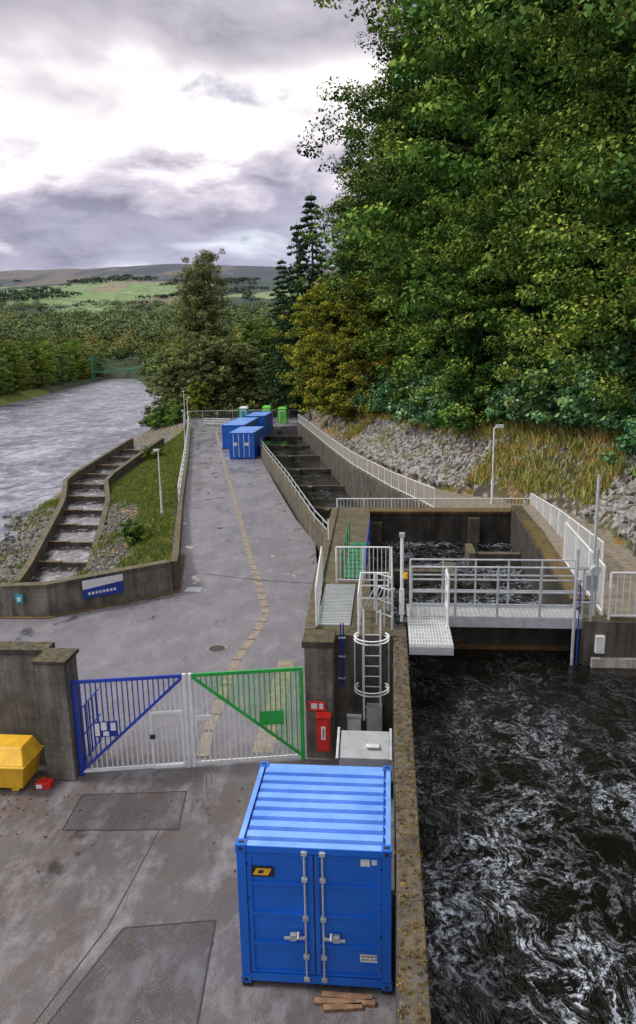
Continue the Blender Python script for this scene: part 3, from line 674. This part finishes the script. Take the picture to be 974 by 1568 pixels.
# ------------------------------------------------------------------ gate
b=B();A0=Vector((-7.42,15.6,0));C0=Vector((-4.82,16.1,0));D0=Vector((-2.12,16.62,0));zb,zt=.12,2.45
def up(v,z): return Vector((v.x,v.y,z))
def leaf(A_,C_,col,diag):
    n=21
    b.beam(up(A_,zb),up(C_,zb),.05,.08,MWHITE);b.beam(up(A_,zt),up(C_,zt),.05,.08,col)
    for i in range(1,n):
        t=i/n;p=A_.lerp(C_,t);zd=zb+(zt-zb)*(t if diag>0 else 1-t)
        b.beam(up(p,zb),up(p,zd),.024,.024,MWHITE,(0,1,0));b.beam(up(p,zd),up(p,zt),.024,.024,col,(0,1,0))
    if diag>0: b.beam(up(A_,zb),up(C_,zt),.055,.06,col)
    else: b.beam(up(A_,zt),up(C_,zb),.055,.06,col)
L1=C0-(C0-A0).normalized()*.07;R1=C0+(D0-C0).normalized()*.07
leaf(A0,L1,MGATEB,1);leaf(R1,D0,MGATEG,-1)
b.beam(up(A0,0),up(A0,2.5),.09,.09,MGATEB,(0,1,0));b.beam(up(D0,0),up(D0,2.5),.09,.09,MGATEG,(0,1,0))
b.beam(up(L1,.03),up(L1,2.5),.08,.08,MWHITE,(0,1,0));b.beam(up(R1,.03),up(R1,2.5),.08,.08,MWHITE,(0,1,0))
fr=Vector((0,-.05,0))
p=A0.lerp(C0,.66)+fr;q=A0.lerp(C0,.94)+fr
b.beam(up(p,.1),up(p,1.55),.05,.05,MWHITE,(0,1,0));b.beam(up(q,.1),up(q,1.55),.05,.05,MWHITE,(0,1,0));b.beam(up(p,1.55),up(q,1.55),.05,.06,MWHITE);b.beam(up(p,.12),up(q,.12),.05,.07,MWHITE)
b.box(p.x-.04,p.x+.08,p.y-.06,p.y+.0,.9,1.0,MBLACK)
s0=C0.lerp(D0,.06)+fr;s1=C0.lerp(D0,.2)+fr;b.beam(up(s0,1.35),up(s1,1.35),.05,.12,MWHITE);b.beam(up(s0,.85),up(s0,1.35),.04,.04,MWHITE,(0,1,0))
def panel(A_,C_,t0,t1,z0,z1,mat,off=-.06):
    p=A_.lerp(C_,t0)+Vector((0,off,0));q=A_.lerp(C_,t1)+Vector((0,off,0));b.beam(up(p,(z0+z1)/2),up(q,(z0+z1)/2),.015,z1-z0,mat)
panel(A0,C0,.15,.36,1.02,1.42,MSIGNB);panel(A0,C0,.16,.2,1.06,1.38,MWHITE,-.075);panel(A0,C0,.215,.265,1.2,1.4,MWHITE,-.075);panel(A0,C0,.23,.28,1.05,1.16,MWHITE,-.075);panel(A0,C0,.3,.345,1.18,1.38,MWHITE,-.075)
panel(C0,D0,.62,.84,1.05,1.42,MGATEG);panel(C0,D0,.66,.8,.55,.6,MWHITE)
# welded wire mesh filling the green triangle (real wires)
W=(D0-R1).length;Hh=zt-zb;f2=Vector((0,.03,0));MMESH=simple('green_mesh_wire',(.2,.5,.2),None,3,.5,0,0,.1)
for k in range(1,int(W/.065)):
    t=k*.065/W;p=R1.lerp(D0,t)+f2;b.beam(up(p,zt),up(p,zb+Hh*(1-t)),.006,.006,MMESH,(0,1,0))
for k in range(1,int(Hh/.065)):
    z=zt-k*.065;t=(zt-z)/Hh;b.beam(up(R1.lerp(D0,t)+f2,z),up(D0+f2,z),.006,.006,MMESH)
for k in range(6): b.beam((-7.45+.0*k,15.7+.22*k,.2),(-7.45,15.7+.22*k,1.6),.03,.03,MGATEB,(0,1,0))
for z in (.25,.9,1.6): b.beam((-7.45,15.6,z),(-7.45,17,z),.03,.03,MGATEB)
b.obj('double_gate')
# ------------------------------------------------------------------ shipping containers
def container(b,x0,x1,y0,y1,zb,h,near=True):
    z1=zb+h;p=.09
    for x in (x0,x1-.14):
        for y in (y0,y1-.14): b.box(x,x+.14,y,y+.14,zb+.14,z1-.12,MBLUE)
    for y in (y0+.01,y1-.11):
        b.box(x0+.14,x1-.14,y,y+.1,zb+.03,zb+.17,MBLUE);b.box(x0+.14,x1-.14,y,y+.1,z1-.13,z1-.02,MBLUE)
    for x in (x0+.01,x1-.09):
        b.box(x,x+.08,y0+.14,y1-.14,zb+.03,zb+.17,MBLUE);b.box(x,x+.08,y0+.14,y1-.14,z1-.1,z1-.01,MBLUE)
    for x in (x0-.01,x1-.15):
        for y in (y0-.01,y1-.15):
            for z in (zb,z1-.12):
                b.box(x,x+.16,y,y+.16,z,z+.125,MBLUE)
                cx_=x+.08;b.box(cx_-.03,cx_+.03,y-.002,y+.002,z+.03,z+.09,MBLACK)
                if z>zb+.5: b.box(cx_-.045,cx_+.045,y+.05,y+.11,z+.124,z+.128,MBLACK)
    zr=z1-.085;n=8;ya=y0+.14;yb=y1-.14;st=(yb-ya)/n
    prof=[]
    for i in range(n):
        a=ya+i*st;prof+=[(a,0),(a+st*.30,0),(a+st*.36,.08),(a+st*.94,.08)]
    prof.append((yb,0))
    vs=[];fs=[]
    for yy,dz in prof: vs+=[(x0+.09,yy,zr),(x0+.13,yy,zr+dz),(x1-.13,yy,zr+dz),(x1-.09,yy,zr)]
    for i in range(len(prof)-1):
        for k in range(3): fs.append((4*i+k,4*i+k+1,4*i+k+5,4*i+k+4))
    b.add(vs,fs,MROOF);b.box(x0+.09,x1-.09,y0+.02,y0+.145,z1-.06,z1-.015,MROOF);b.box(x0+.09,x1-.09,y1-.145,y1-.02,z1-.06,z1-.015,MROOF)
    b.box(x0+.008,x0+.09,y0+.15,y1-.15,z1-.03,z1-.005,MROOF);b.box(x1-.09,x1-.008,y0+.15,y1-.15,z1-.03,z1-.005,MROOF)
    def corr(along_x,c,a0,a1,sgn):
        n=int((a1-a0)/.28);st=(a1-a0)/n;vs=[];fs=[];pr=[]
        for i in range(n):
            a=a0+i*st;pr+=[(a,0),(a+st*.3,0),(a+st*.5,.035),(a+st*.8,.035)]
        pr.append((a1,0))
        for a,d in pr:
            q=c+sgn*d
            for z in (zb+.16,z1-.1): vs.append((a,q,z) if along_x else (q,a,z))
        for i in range(len(pr)-1): fs.append((2*i,2*i+2,2*i+3,2*i+1))
        b.add(vs,fs,MBLUE)
    corr(False,x0+.02,y0+.14,y1-.14,1);corr(False,x1-.02,y0+.14,y1-.14,-1);corr(True,y1-.03,x0+.14,x1-.14,-1)
    xm=(x0+x1)/2;yd=y0+.055
    for a,c in ((x0+.15,xm-.012),(xm+.012,x1-.15)):
        z0_=zb+.19;z1_=z1-.15
        b.box(a,c,yd,yd+.05,z0_,z1_,MBLUE)
        b.box(a,a+.07,yd-.03,yd,z0_,z1_,MBLUE);b.box(c-.07,c,yd-.03,yd,z0_,z1_,MBLUE)
        H=z1_-z0_
        for k in range(5):
            zc=z0_+H*k/4.; b.box(a+.07,c-.07,yd-.03,yd,max(z0_,zc-.03),min(z1_,zc+.03),MBLUE)
        b.box(a-.012,a,yd-.03,yd+.03,z0_,z1_,MBLACK);b.box(c,c+.01,yd-.03,yd+.03,z0_,z1_,MBLACK)
    if near:
        for xr in (xm-.14,xm+.14):
            b.cyl((xr,yd-.06,zb+.1),(xr,yd-.06,z1-.06),.017,MGALV,10)
            for z in (zb+.13,zb+.55,zb+1.25,zb+1.95,z1-.1): b.box(xr-.045,xr+.045,yd-.085,yd-.025,z-.03,z+.03,MGREY)
            s=-1 if xr<xm else 1
            zc=zb+.92;b.beam((xr,yd-.09,zc),(xr+s*.34,yd-.10,zc-.01),.025,.04,MGALV);b.box(xr+s*.2-.05,xr+s*.2+.05,yd-.11,yd-.03,zc-.05,zc+.05,MGREY)
            b.cyl((xr+s*.12,yd-.11,zc),(xr+s*.12,yd-.07,zc+.09),.02,MWHITE)
        for z in np.linspace(zb+.35,z1-.35,4):
            for x in (x0+.12,x1-.12): b.cyl((x,yd-.03,z-.06),(x,yd-.03,z+.06),.022,MBLUE);b.box(x-.05,x+.05,yd-.03,yd-.01,z-.02,z+.02,MBLUE)
b=B();X0,X1,Y0_,Y1_=-2.34,.05,9.85,12.2
container(b,X0,X1,Y0_,Y1_,.08,2.51)
yf=Y0_+.055-.003
b.box(-2.13,-1.77,yf-.02,yf,2.02,2.2,MBLACK)
b.add([(-2.1,yf-.022,2.05),(-1.86,yf-.022,2.05),(-1.8,yf-.022,2.17),(-2.04,yf-.022,2.17)],[(0,1,2,3)],MYEL)
b.add([(-2.02,yf-.024,2.08),(-1.94,yf-.024,2.08),(-1.92,yf-.024,2.14),(-2.0,yf-.024,2.14)],[(0,1,2,3)],MBLACK)
for k in range(9): b.box(-2.13+k*.04,-2.105+k*.04,yf-.004,yf,1.87,1.91,MWHITE)
b.box(-.42,-.28,yf-.004,yf,2.27,2.41,MWHITE);b.box(-.25,-.16,yf-.004,yf,2.3,2.41,MWHITE)
b.box(-.44,-.13,yf-.004,yf,.54,.68,MWHITE)
for k in range(9): b.box(-.42+k*.032,-.405+k*.032,yf-.006,yf-.004,.57,.595+.02*(k%2),MBLACK);b.box(-.42+k*.032,-.4+k*.032,yf-.006,yf-.004,.63,.66,MBLACK)
for x in (X0,X1-.16):
    for y in (Y0_,Y1_-.16): b.box(x,x+.16,y,y+.16,0.0,.08,MBLACK)
b.obj('shipping_container',.006)
b=B()
for i,(x,y,w,a) in enumerate(((-1.15,9.62,.95,.03),(-1.05,9.75,.8,-.02),(-1.0,9.5,.6,.08))):
    b.beam((x,y,.03+.0*i),(x+w,y+a,.03),.1,.05,MWOOD)
b.obj('timber_plank')
for (x0,y0,w,l,z) in ((-15.2,69.3,2.44,6,0),(-17.6,77,2.44,9,0),(-17.2,88,2.44,6,0)):
    b=B();container(b,x0,x0+w,y0,y0+l,z+.05,2.5,False)
    if y0<70: 
        for k in range(4): b.cyl((x0+.45+.5*k,y0-.02,.2),(x0+.45+.5*k,y0-.02,2.4),.03,MWHITE)
        b.box(x0+.4,x0+.8,y0-.03,y0+.02,1.3,1.6,MWHITE);b.box(x0+1.5,x0+1.9,y0-.03,y0+.02,1.3,1.6,MWHITE)
    b.obj('shipping_container')
for x,y,m in ((-20.8,106,MCYAN),(-17.6,107,MGREENB),(-14.9,104,MGREENB)):
    b=B();b.box(x-.6,x+.6,y-.6,y+.6,.12,2.15,m)
    frus(x-.65,x+.65,y-.65,y+.65,2.15,x-.4,x+.4,y-.4,y+.4,2.42,MWHITE if m is MCYAN else m)
    b.box(x-.42,x+.42,y-.64,y-.6,.2,1.95,MWHITE);b.box(x-.34,x+.34,y-.66,y-.64,.3,1.8,m);b.box(x+.2,x+.3,y-.69,y-.66,.95,1.1,MBLACK)
    b.box(x-.65,x+.65,y-.65,y+.65,0.003,.12,MGREY);b.cyl((x+.5,y+.4,2.2),(x+.5,y+.4,2.6),.05,MGREY);b.obj('portable_toilet',.02)
b=B();railing(b,[(-13.75,46.6,.45),(-19.9,71,.38),(-27.4,100,.38),(-31,112.5,0)],1.1,MWHITE,3,2.4,.035);b.obj('roadside_railing')
b=B();railing(b,[(-31,112.6,0),(-24,113,0),(-17,112.8,0),(-11.5,112.5,0),(-11.8,101,0)],1.3,MGALV,2,2.2,.035,.35);b.obj('yard_fence')
b=B();railing(b,[(-26,103,0),(-22,101.5,0),(-21.6,96,0)],1.0,MWHITE,3,1.5,.035);b.obj('barrier_fence')
b=B();railing(b,[(-2.4,33.95,2.3),(6.5,33.95,2.3)],.9,MWHITE,2,1.3,.03,.16);b.obj('chamber_fence')
b=B();railing(b,[(6.5,33.9,2.3),(6.45,28,2.8),(6.45,22.2,3.05)],1.15,MWHITE,2,1.5,.03,.13);railing(b,[(5.75,24,3.05),(5.6,19,3.05)],1.35,MWHITE,2,1.6,.03,.12);b.obj('side_fence')
b=B();railing(b,[(5.65,18.6,3.1),(13,18.6,3.1)],1.25,MWHITE,2,1.6,.03,.16);b.obj('basin_railing')
b=B()
for x in (4.75,5.15): b.cyl((x,18.45,1.7),(x,18.45,5.0 if x<5 else 6.9),.04,MGALV,10)
b.cyl((5.35,18.9,3.1),(5.35,18.9,4.9),.05,MGALV,10);b.cyl((4.75,18.45,4.5),(5.35,18.45,4.5),.035,MGALV);b.cyl((4.75,18.45,3.6),(5.35,18.45,3.6),.035,MGALV)
b.box(5.0,5.3,18.5,18.8,3.9,4.3,MGREY);b.cyl((5.15,18.45,4.5),(5.15,18.2,4.5),.12,MGALV,14)
b.cyl((4.85,18.4,1.9),(4.85,18.4,4.2),.016,MSIGNB);b.box(5.28,5.5,18.26,18.4,2.3,2.75,MWHITE)
b.obj('sluice_gate_hoist')
def lamp(x,y,z,h,arm):
    b=B();b.cyl((x,y,z),(x,y,z+h*.35),.075,MWHITE,10);b.cyl((x,y,z+h*.35),(x,y,z+h),.045,MWHITE,10)
    b.cyl((x,y,z+h),(x+arm*.5,y-.1,z+h+.08),.03,MWHITE);b.box(x+arm*.35-.05,x+arm*.35+.32,y-.2,y,z+h+.02,z+h+.16,MWHITE);b.box(x+arm*.35-.02,x+arm*.35+.28,y-.18,y-.02,z+h-.01,z+h+.02,MGREY)
    b.box(x-.11,x+.11,y-.11,y+.11,z-.2,z+.05,MGREY);b.obj('lamp_post')
lamp(-15.0,46.8,-.3,4.1,-.6);lamp(5.1,36.4,2.3,3.9,.3);lamp(-26.4,96,0,4.3,.5);lamp(-29.6,106,0,4.6,-.5);lamp(-22.5,80,-.2,4,-.4)
b=B();b.cyl((.35,18.5,3.0),(.35,18.5,5.3),.045,MWHITE,10);b.cyl((.35,18.5,3.2),(.35,18.5,3.9),.07,MWHITE,10);b.cyl((.45,18.45,4.2),(.45,18.45,4.35),.06,MYEL,12);b.box(.28,.42,18.43,18.57,5.3,5.4,MGREY);b.obj('beacon_post')
b=B();b.cyl((-2.6,33.2,1),(-2.6,33.2,1.6),.12,MWHITE,12);b.cyl((-2.6,33.2,1.6),(-2.6,33.0,1.9),.17,MWHITE,12);b.cyl((-2.25,27,3),(-2.25,27,3.8),.03,MWHITE);b.obj('vent_cowl')
b=B()
for k in range(9): b.box(-1.4,-.75,22.3+.5*k,22.72+.5*k,2.97,3.0,MGRASSG)
for x in (-1.45,-.7):
    railing(b,[(x,22.3,3.0),(x,26.8,3.0)],.8,MSIGNB if x>-1 else MGRASSG,2,1.5,.022)
b.obj('green_walkway')
# ------------------------------------------------------------------ left fish ladder
b=B();bw=B();ycs=np.linspace(39.5,88,12)
for side in (-1,1):
    b.wall([(float(fx(y))+side*1.95,float(y),float(I(y,[39,58,66,88],[-2.5,-1.8,-1.2,-.1]))) for y in np.linspace(38.5,89,18)],.4,-5,MCM if side<0 else MCI)
for i in range(len(ycs)-1):
    y0,y1=ycs[i],ycs[i+1];z=float(I(y0,[39,58,66,88],[-3.25,-2.45,-1.9,-.8]))
    bw.add([(fx(y0)-1.8,y0,z),(fx(y0)+1.8,y0,z),(fx(y1)+1.8,y1,z),(fx(y1)-1.8,y1,z)],[(0,1,2,3)],MWP)
    b.wall([(float(fx(y0))-1.8,y0,z+.1),(float(fx(y0))+1.8,y0,z+.1)],.28,-5,MCI)
    b.wall([(float(fx(y0))-1.75,y0,z+.16),(float(fx(y0))-.2,y0,z+.16)],.32,z+.08,MRUST)
b.obj('fish_ladder');bw.obj('fish_ladder_water')
rg=np.random.default_rng(11)
import bmesh
def rocks(name,pts,s0,s1,mat):
    bm=bmesh.new()
    for x,y,z in pts:
        s=rg.uniform(s0,s1);m=Matrix.Translation((x,y,z))@Matrix.Rotation(rg.uniform(0,6),4,'Z')@Matrix.Rotation(rg.uniform(0,3),4,'X')@Matrix.Diagonal((s,s*rg.uniform(.6,1),s*rg.uniform(.4,.8),1))
        r=bmesh.ops.create_icosphere(bm,subdivisions=1,radius=1,matrix=m)
        for v in r['verts']: v.co+=Vector(rg.normal(0,s*.14,3))
    me=bpy.data.meshes.new(name);bm.to_mesh(me);bm.free();me.materials.append(mat);link(name,me)
P_=[]
for i in range(4200):
    y=rg.uniform(19,70);d=abs(rg.normal(0,1.9))+.3;x=float(xR(y))+d
    if sn(x,y,3.1,2)<-.35: continue
    P_.append((x,y,float(height(x,y))+.05))
rocks('bank_rocks',P_,.08,.26,MROCK)
P_=[]
for i in range(700):
    y=rg.uniform(32,62);x=float(fx(max(y,39)))-2.3-abs(rg.normal(0,2.2))
    P_.append((x,y,max(float(height(x,y)),-4)+.05))
rocks('riverbank_rocks',P_,.1,.38,MCOB)
P_=[]
for i in range(900):
    y=rg.uniform(31,56);x=float(fx(max(y,39)))+2.4+abs(rg.normal(0,1.4))
    if x<float(xL(y))-.8: P_.append((x,y,float(height(x,y))+.03))
rocks('cobble_slope',P_,.06,.17,MCOB)
def blades(name,pts,h,mat,base=.5,n=16):
    P=np.repeat(np.array(pts,float),n,0);m=len(P);tone=np.repeat(rg.normal(0,.16,len(pts)),n)
    P[:,0]+=rg.normal(0,h*.6,m);P[:,1]+=rg.normal(0,h*.6,m);P[:,2]-=.05
    a=rg.uniform(0,6.28,m);w=h*.07;side=np.stack([np.cos(a)*w,np.sin(a)*w,np.zeros(m)],1)
    hh=h*rg.uniform(.5,1.3,m);lean=np.stack([rg.normal(0,.35,m)*hh,rg.normal(0,.35,m)*hh,hh],1)
    V=np.stack([P-side,P+side,P+lean*.6+side*.8,P+lean],1).reshape(-1,3)
    v=np.clip(base+tone+rg.normal(0,.12,m),0,1)
    link(name,npmesh(name,V,np.arange(len(V)).reshape(-1,4),[mat],None,np.repeat(v,4)))
P_=[]
for i in range(4200):
    y=rg.uniform(19,80);d=rg.uniform(.6,6.5);x=float(xR(y))+d
    if d<3.2 and sn(x,y,3.1,2)>-.3 and rg.random()<.93: continue
    P_.append((x,y,float(height(x,y))))
blades('bank_grass',P_,.42,LGRASS,.72)
P_=[]
for i in range(6500):
    y=rg.uniform(33,112);t=rg.random()**1.2;x0=float(xL(y))-.4;x1=float(fx(min(max(y,39),88)))+2.4
    x=x0+(x1-x0)*t
    if t>.5 and y<56 and sn(x,y,2,1)<.3: continue
    P_.append((x,y,float(height(x,y))))
for i in range(900):
    y=rg.uniform(36,66);x=float(fx(max(y,39)))-2.3-abs(rg.normal(0,1.8))
    if sn(x,y,2,3)>0: P_.append((x,y,max(float(height(x,y)),-3.9)))
blades('verge_grass',P_,.3,LGRASS,.42)
rg=np.random.default_rng(21);n=110
px=np.where(rg.random(n)<.7,rg.normal(-8.6,.9,n),rg.uniform(-9,-2.6,n));py=np.where(rg.random(n)<.7,rg.normal(14.2,.9,n),rg.uniform(6,15.3,n))
Vv,a=leafcloud(np.stack([px,py,np.full(len(px),.02)],1),.03,2,.045,rg,.2,.5,0,3.)
Vv[:,2]=np.maximum(Vv[:,2],.012);link('fallen_leaves',npmesh('fallen_leaves',Vv,np.arange(len(Vv)).reshape(-1,4),[leafmat('dead_leaf',[(0,(.05,.03,.015)),(.5,(.12,.06,.03)),(1,(.3,.16,.06))])],None,a))
# ------------------------------------------------------------------ distant suspension footbridge
b=B();pa=Vector((-166,395,1.2));pb=Vector((-118,400,1.8))
b.beam(pa,pb,1.6,.5,MBRIDGE)
def tower(p):
    for s in (-1,1): b.beam(p+Vector((0,s,-6)),p+Vector((0,s,8)),.5,.5,MBRIDGE)
    b.beam(p+Vector((0,-1,8)),p+Vector((0,1,8)),.4,.4,MBRIDGE)
t0=pa.lerp(pb,.12);t1=pa.lerp(pb,.88);tower(t0);tower(t1)
prev=None
for i in range(25):
    t=i/24;p=t0.lerp(t1,t);z=8-7*(1-(2*t-1)**2);q=p+Vector((0,0,z))
    b.cyl(p,q,.06,MBRIDGE,4)
    if prev: b.cyl(prev,q,.14,MBRIDGE,4)
    prev=q
b.cyl(pa-Vector((8,0,2)),t0+Vector((0,0,8)),.14,MBRIDGE,4);b.cyl(pb+Vector((8,0,-2)),t1+Vector((0,0,8)),.14,MBRIDGE,4)
b.obj('suspension_footbridge')
# ------------------------------------------------------------------ world
w=bpy.data.worlds.new('World');scene.world=w;w.use_nodes=True;nt=w.node_tree;nt.nodes.clear()
out=N(nt,'ShaderNodeOutputWorld');bg=N(nt,'ShaderNodeBackground');bg2=N(nt,'ShaderNodeBackground')
sky=N(nt,'ShaderNodeTexSky',sky_type='NISHITA');sky.sun_disc=False
nt.links.new(sky.outputs[0],bg.inputs[0]);bg.inputs[1].default_value=.1
tc=N(nt,'ShaderNodeTexCoord');d=tc.outputs['Generated'];dx,dy,dz=sep(nt,d)
zc=math_(nt,'ADD',math_(nt,'MAXIMUM',dz,0.),.22)
cx_=math_(nt,'DIVIDE',dx,zc);cy_=math_(nt,'DIVIDE',dy,zc)
cmb=N(nt,'ShaderNodeCombineXYZ');nt.links.new(cx_,cmb.inputs[0]);nt.links.new(cy_,cmb.inputs[1])
big=noise(nt,cmb.outputs[0],1.3,4,.5,.4)
fine=noise(nt,cmb.outputs[0],4.,5,.62,.3)
el=math_(nt,'ADD',dz,math_(nt,'MULTIPLY',math_(nt,'SUBTRACT',big,.36),.34))
el=math_(nt,'ADD',el,math_(nt,'MULTIPLY',math_(nt,'SUBTRACT',fine,.5),.11))
band=ramp(nt,el,[(0,(.62,.72,.86)),(.09,(.85,.93,1.)),(.15,(.78,.82,.92)),(.18,(.42,.42,.54)),(.225,(.36,.35,.45)),(.265,(.62,.58,.67)),(.30,(1.,.95,.97)),(.34,(1.,.95,.96)),(.375,(.62,.59,.64)),(.41,(.42,.40,.46)),(.455,(.46,.44,.50)),(.51,(.66,.64,.68)),(.7,(.8,.8,.84)),(1,(.85,.85,.9))])
det=ramp(nt,fine,[(.32,(.70,.70,.74)),(.5,(1,1,1)),(.68,(1.22,1.2,1.18))])
col=mix(nt,1.,band,det,'MULTIPLY')
nt.links.new(col,bg2.inputs[0]);bg2.inputs[1].default_value=1.2
gap=ramp(nt,math_(nt,'MULTIPLY_ADD',fine,.4,math_(nt,'MULTIPLY',big,.6)),[(.36,.35),(.43,1.)])
ms=N(nt,'ShaderNodeMixShader');nt.links.new(gap,ms.inputs[0]);nt.links.new(bg.outputs[0],ms.inputs[1]);nt.links.new(bg2.outputs[0],ms.inputs[2]);nt.links.new(ms.outputs[0],out.inputs[0])
sd=bpy.data.lights.new('sun','SUN');sd.energy=2.6;sd.angle=math.radians(10);sd.color=(1,.96,.9)
so=bpy.data.objects.new('sun',sd);COL.objects.link(so)
dirv=Vector((-.66,.02,.74)).normalized();so.rotation_euler=dirv.to_track_quat('Z','Y').to_euler()
sky.sun_elevation=math.asin(dirv.z);sky.sun_rotation=math.atan2(dirv.x,dirv.y)
cd=bpy.data.cameras.new('camera');cam=bpy.data.objects.new('camera',cd);COL.objects.link(cam);scene.camera=cam
cd.sensor_fit='VERTICAL';cd.sensor_height=24;cd.lens=24*1130/1568;cd.clip_end=9000;cd.clip_start=.1
Pp=math.radians(12.3);Yw=math.radians(5.58);Ro=.02
cam.matrix_world=Matrix.Translation((0,0,10))@Matrix.Rotation(Yw,4,'Z')@Matrix.Rotation(math.pi/2-Pp,4,'X')@Matrix.Rotation(-Ro,4,'Z')
scene.view_settings.view_transform='Standard';scene.view_settings.look='None';scene.view_settings.exposure=0
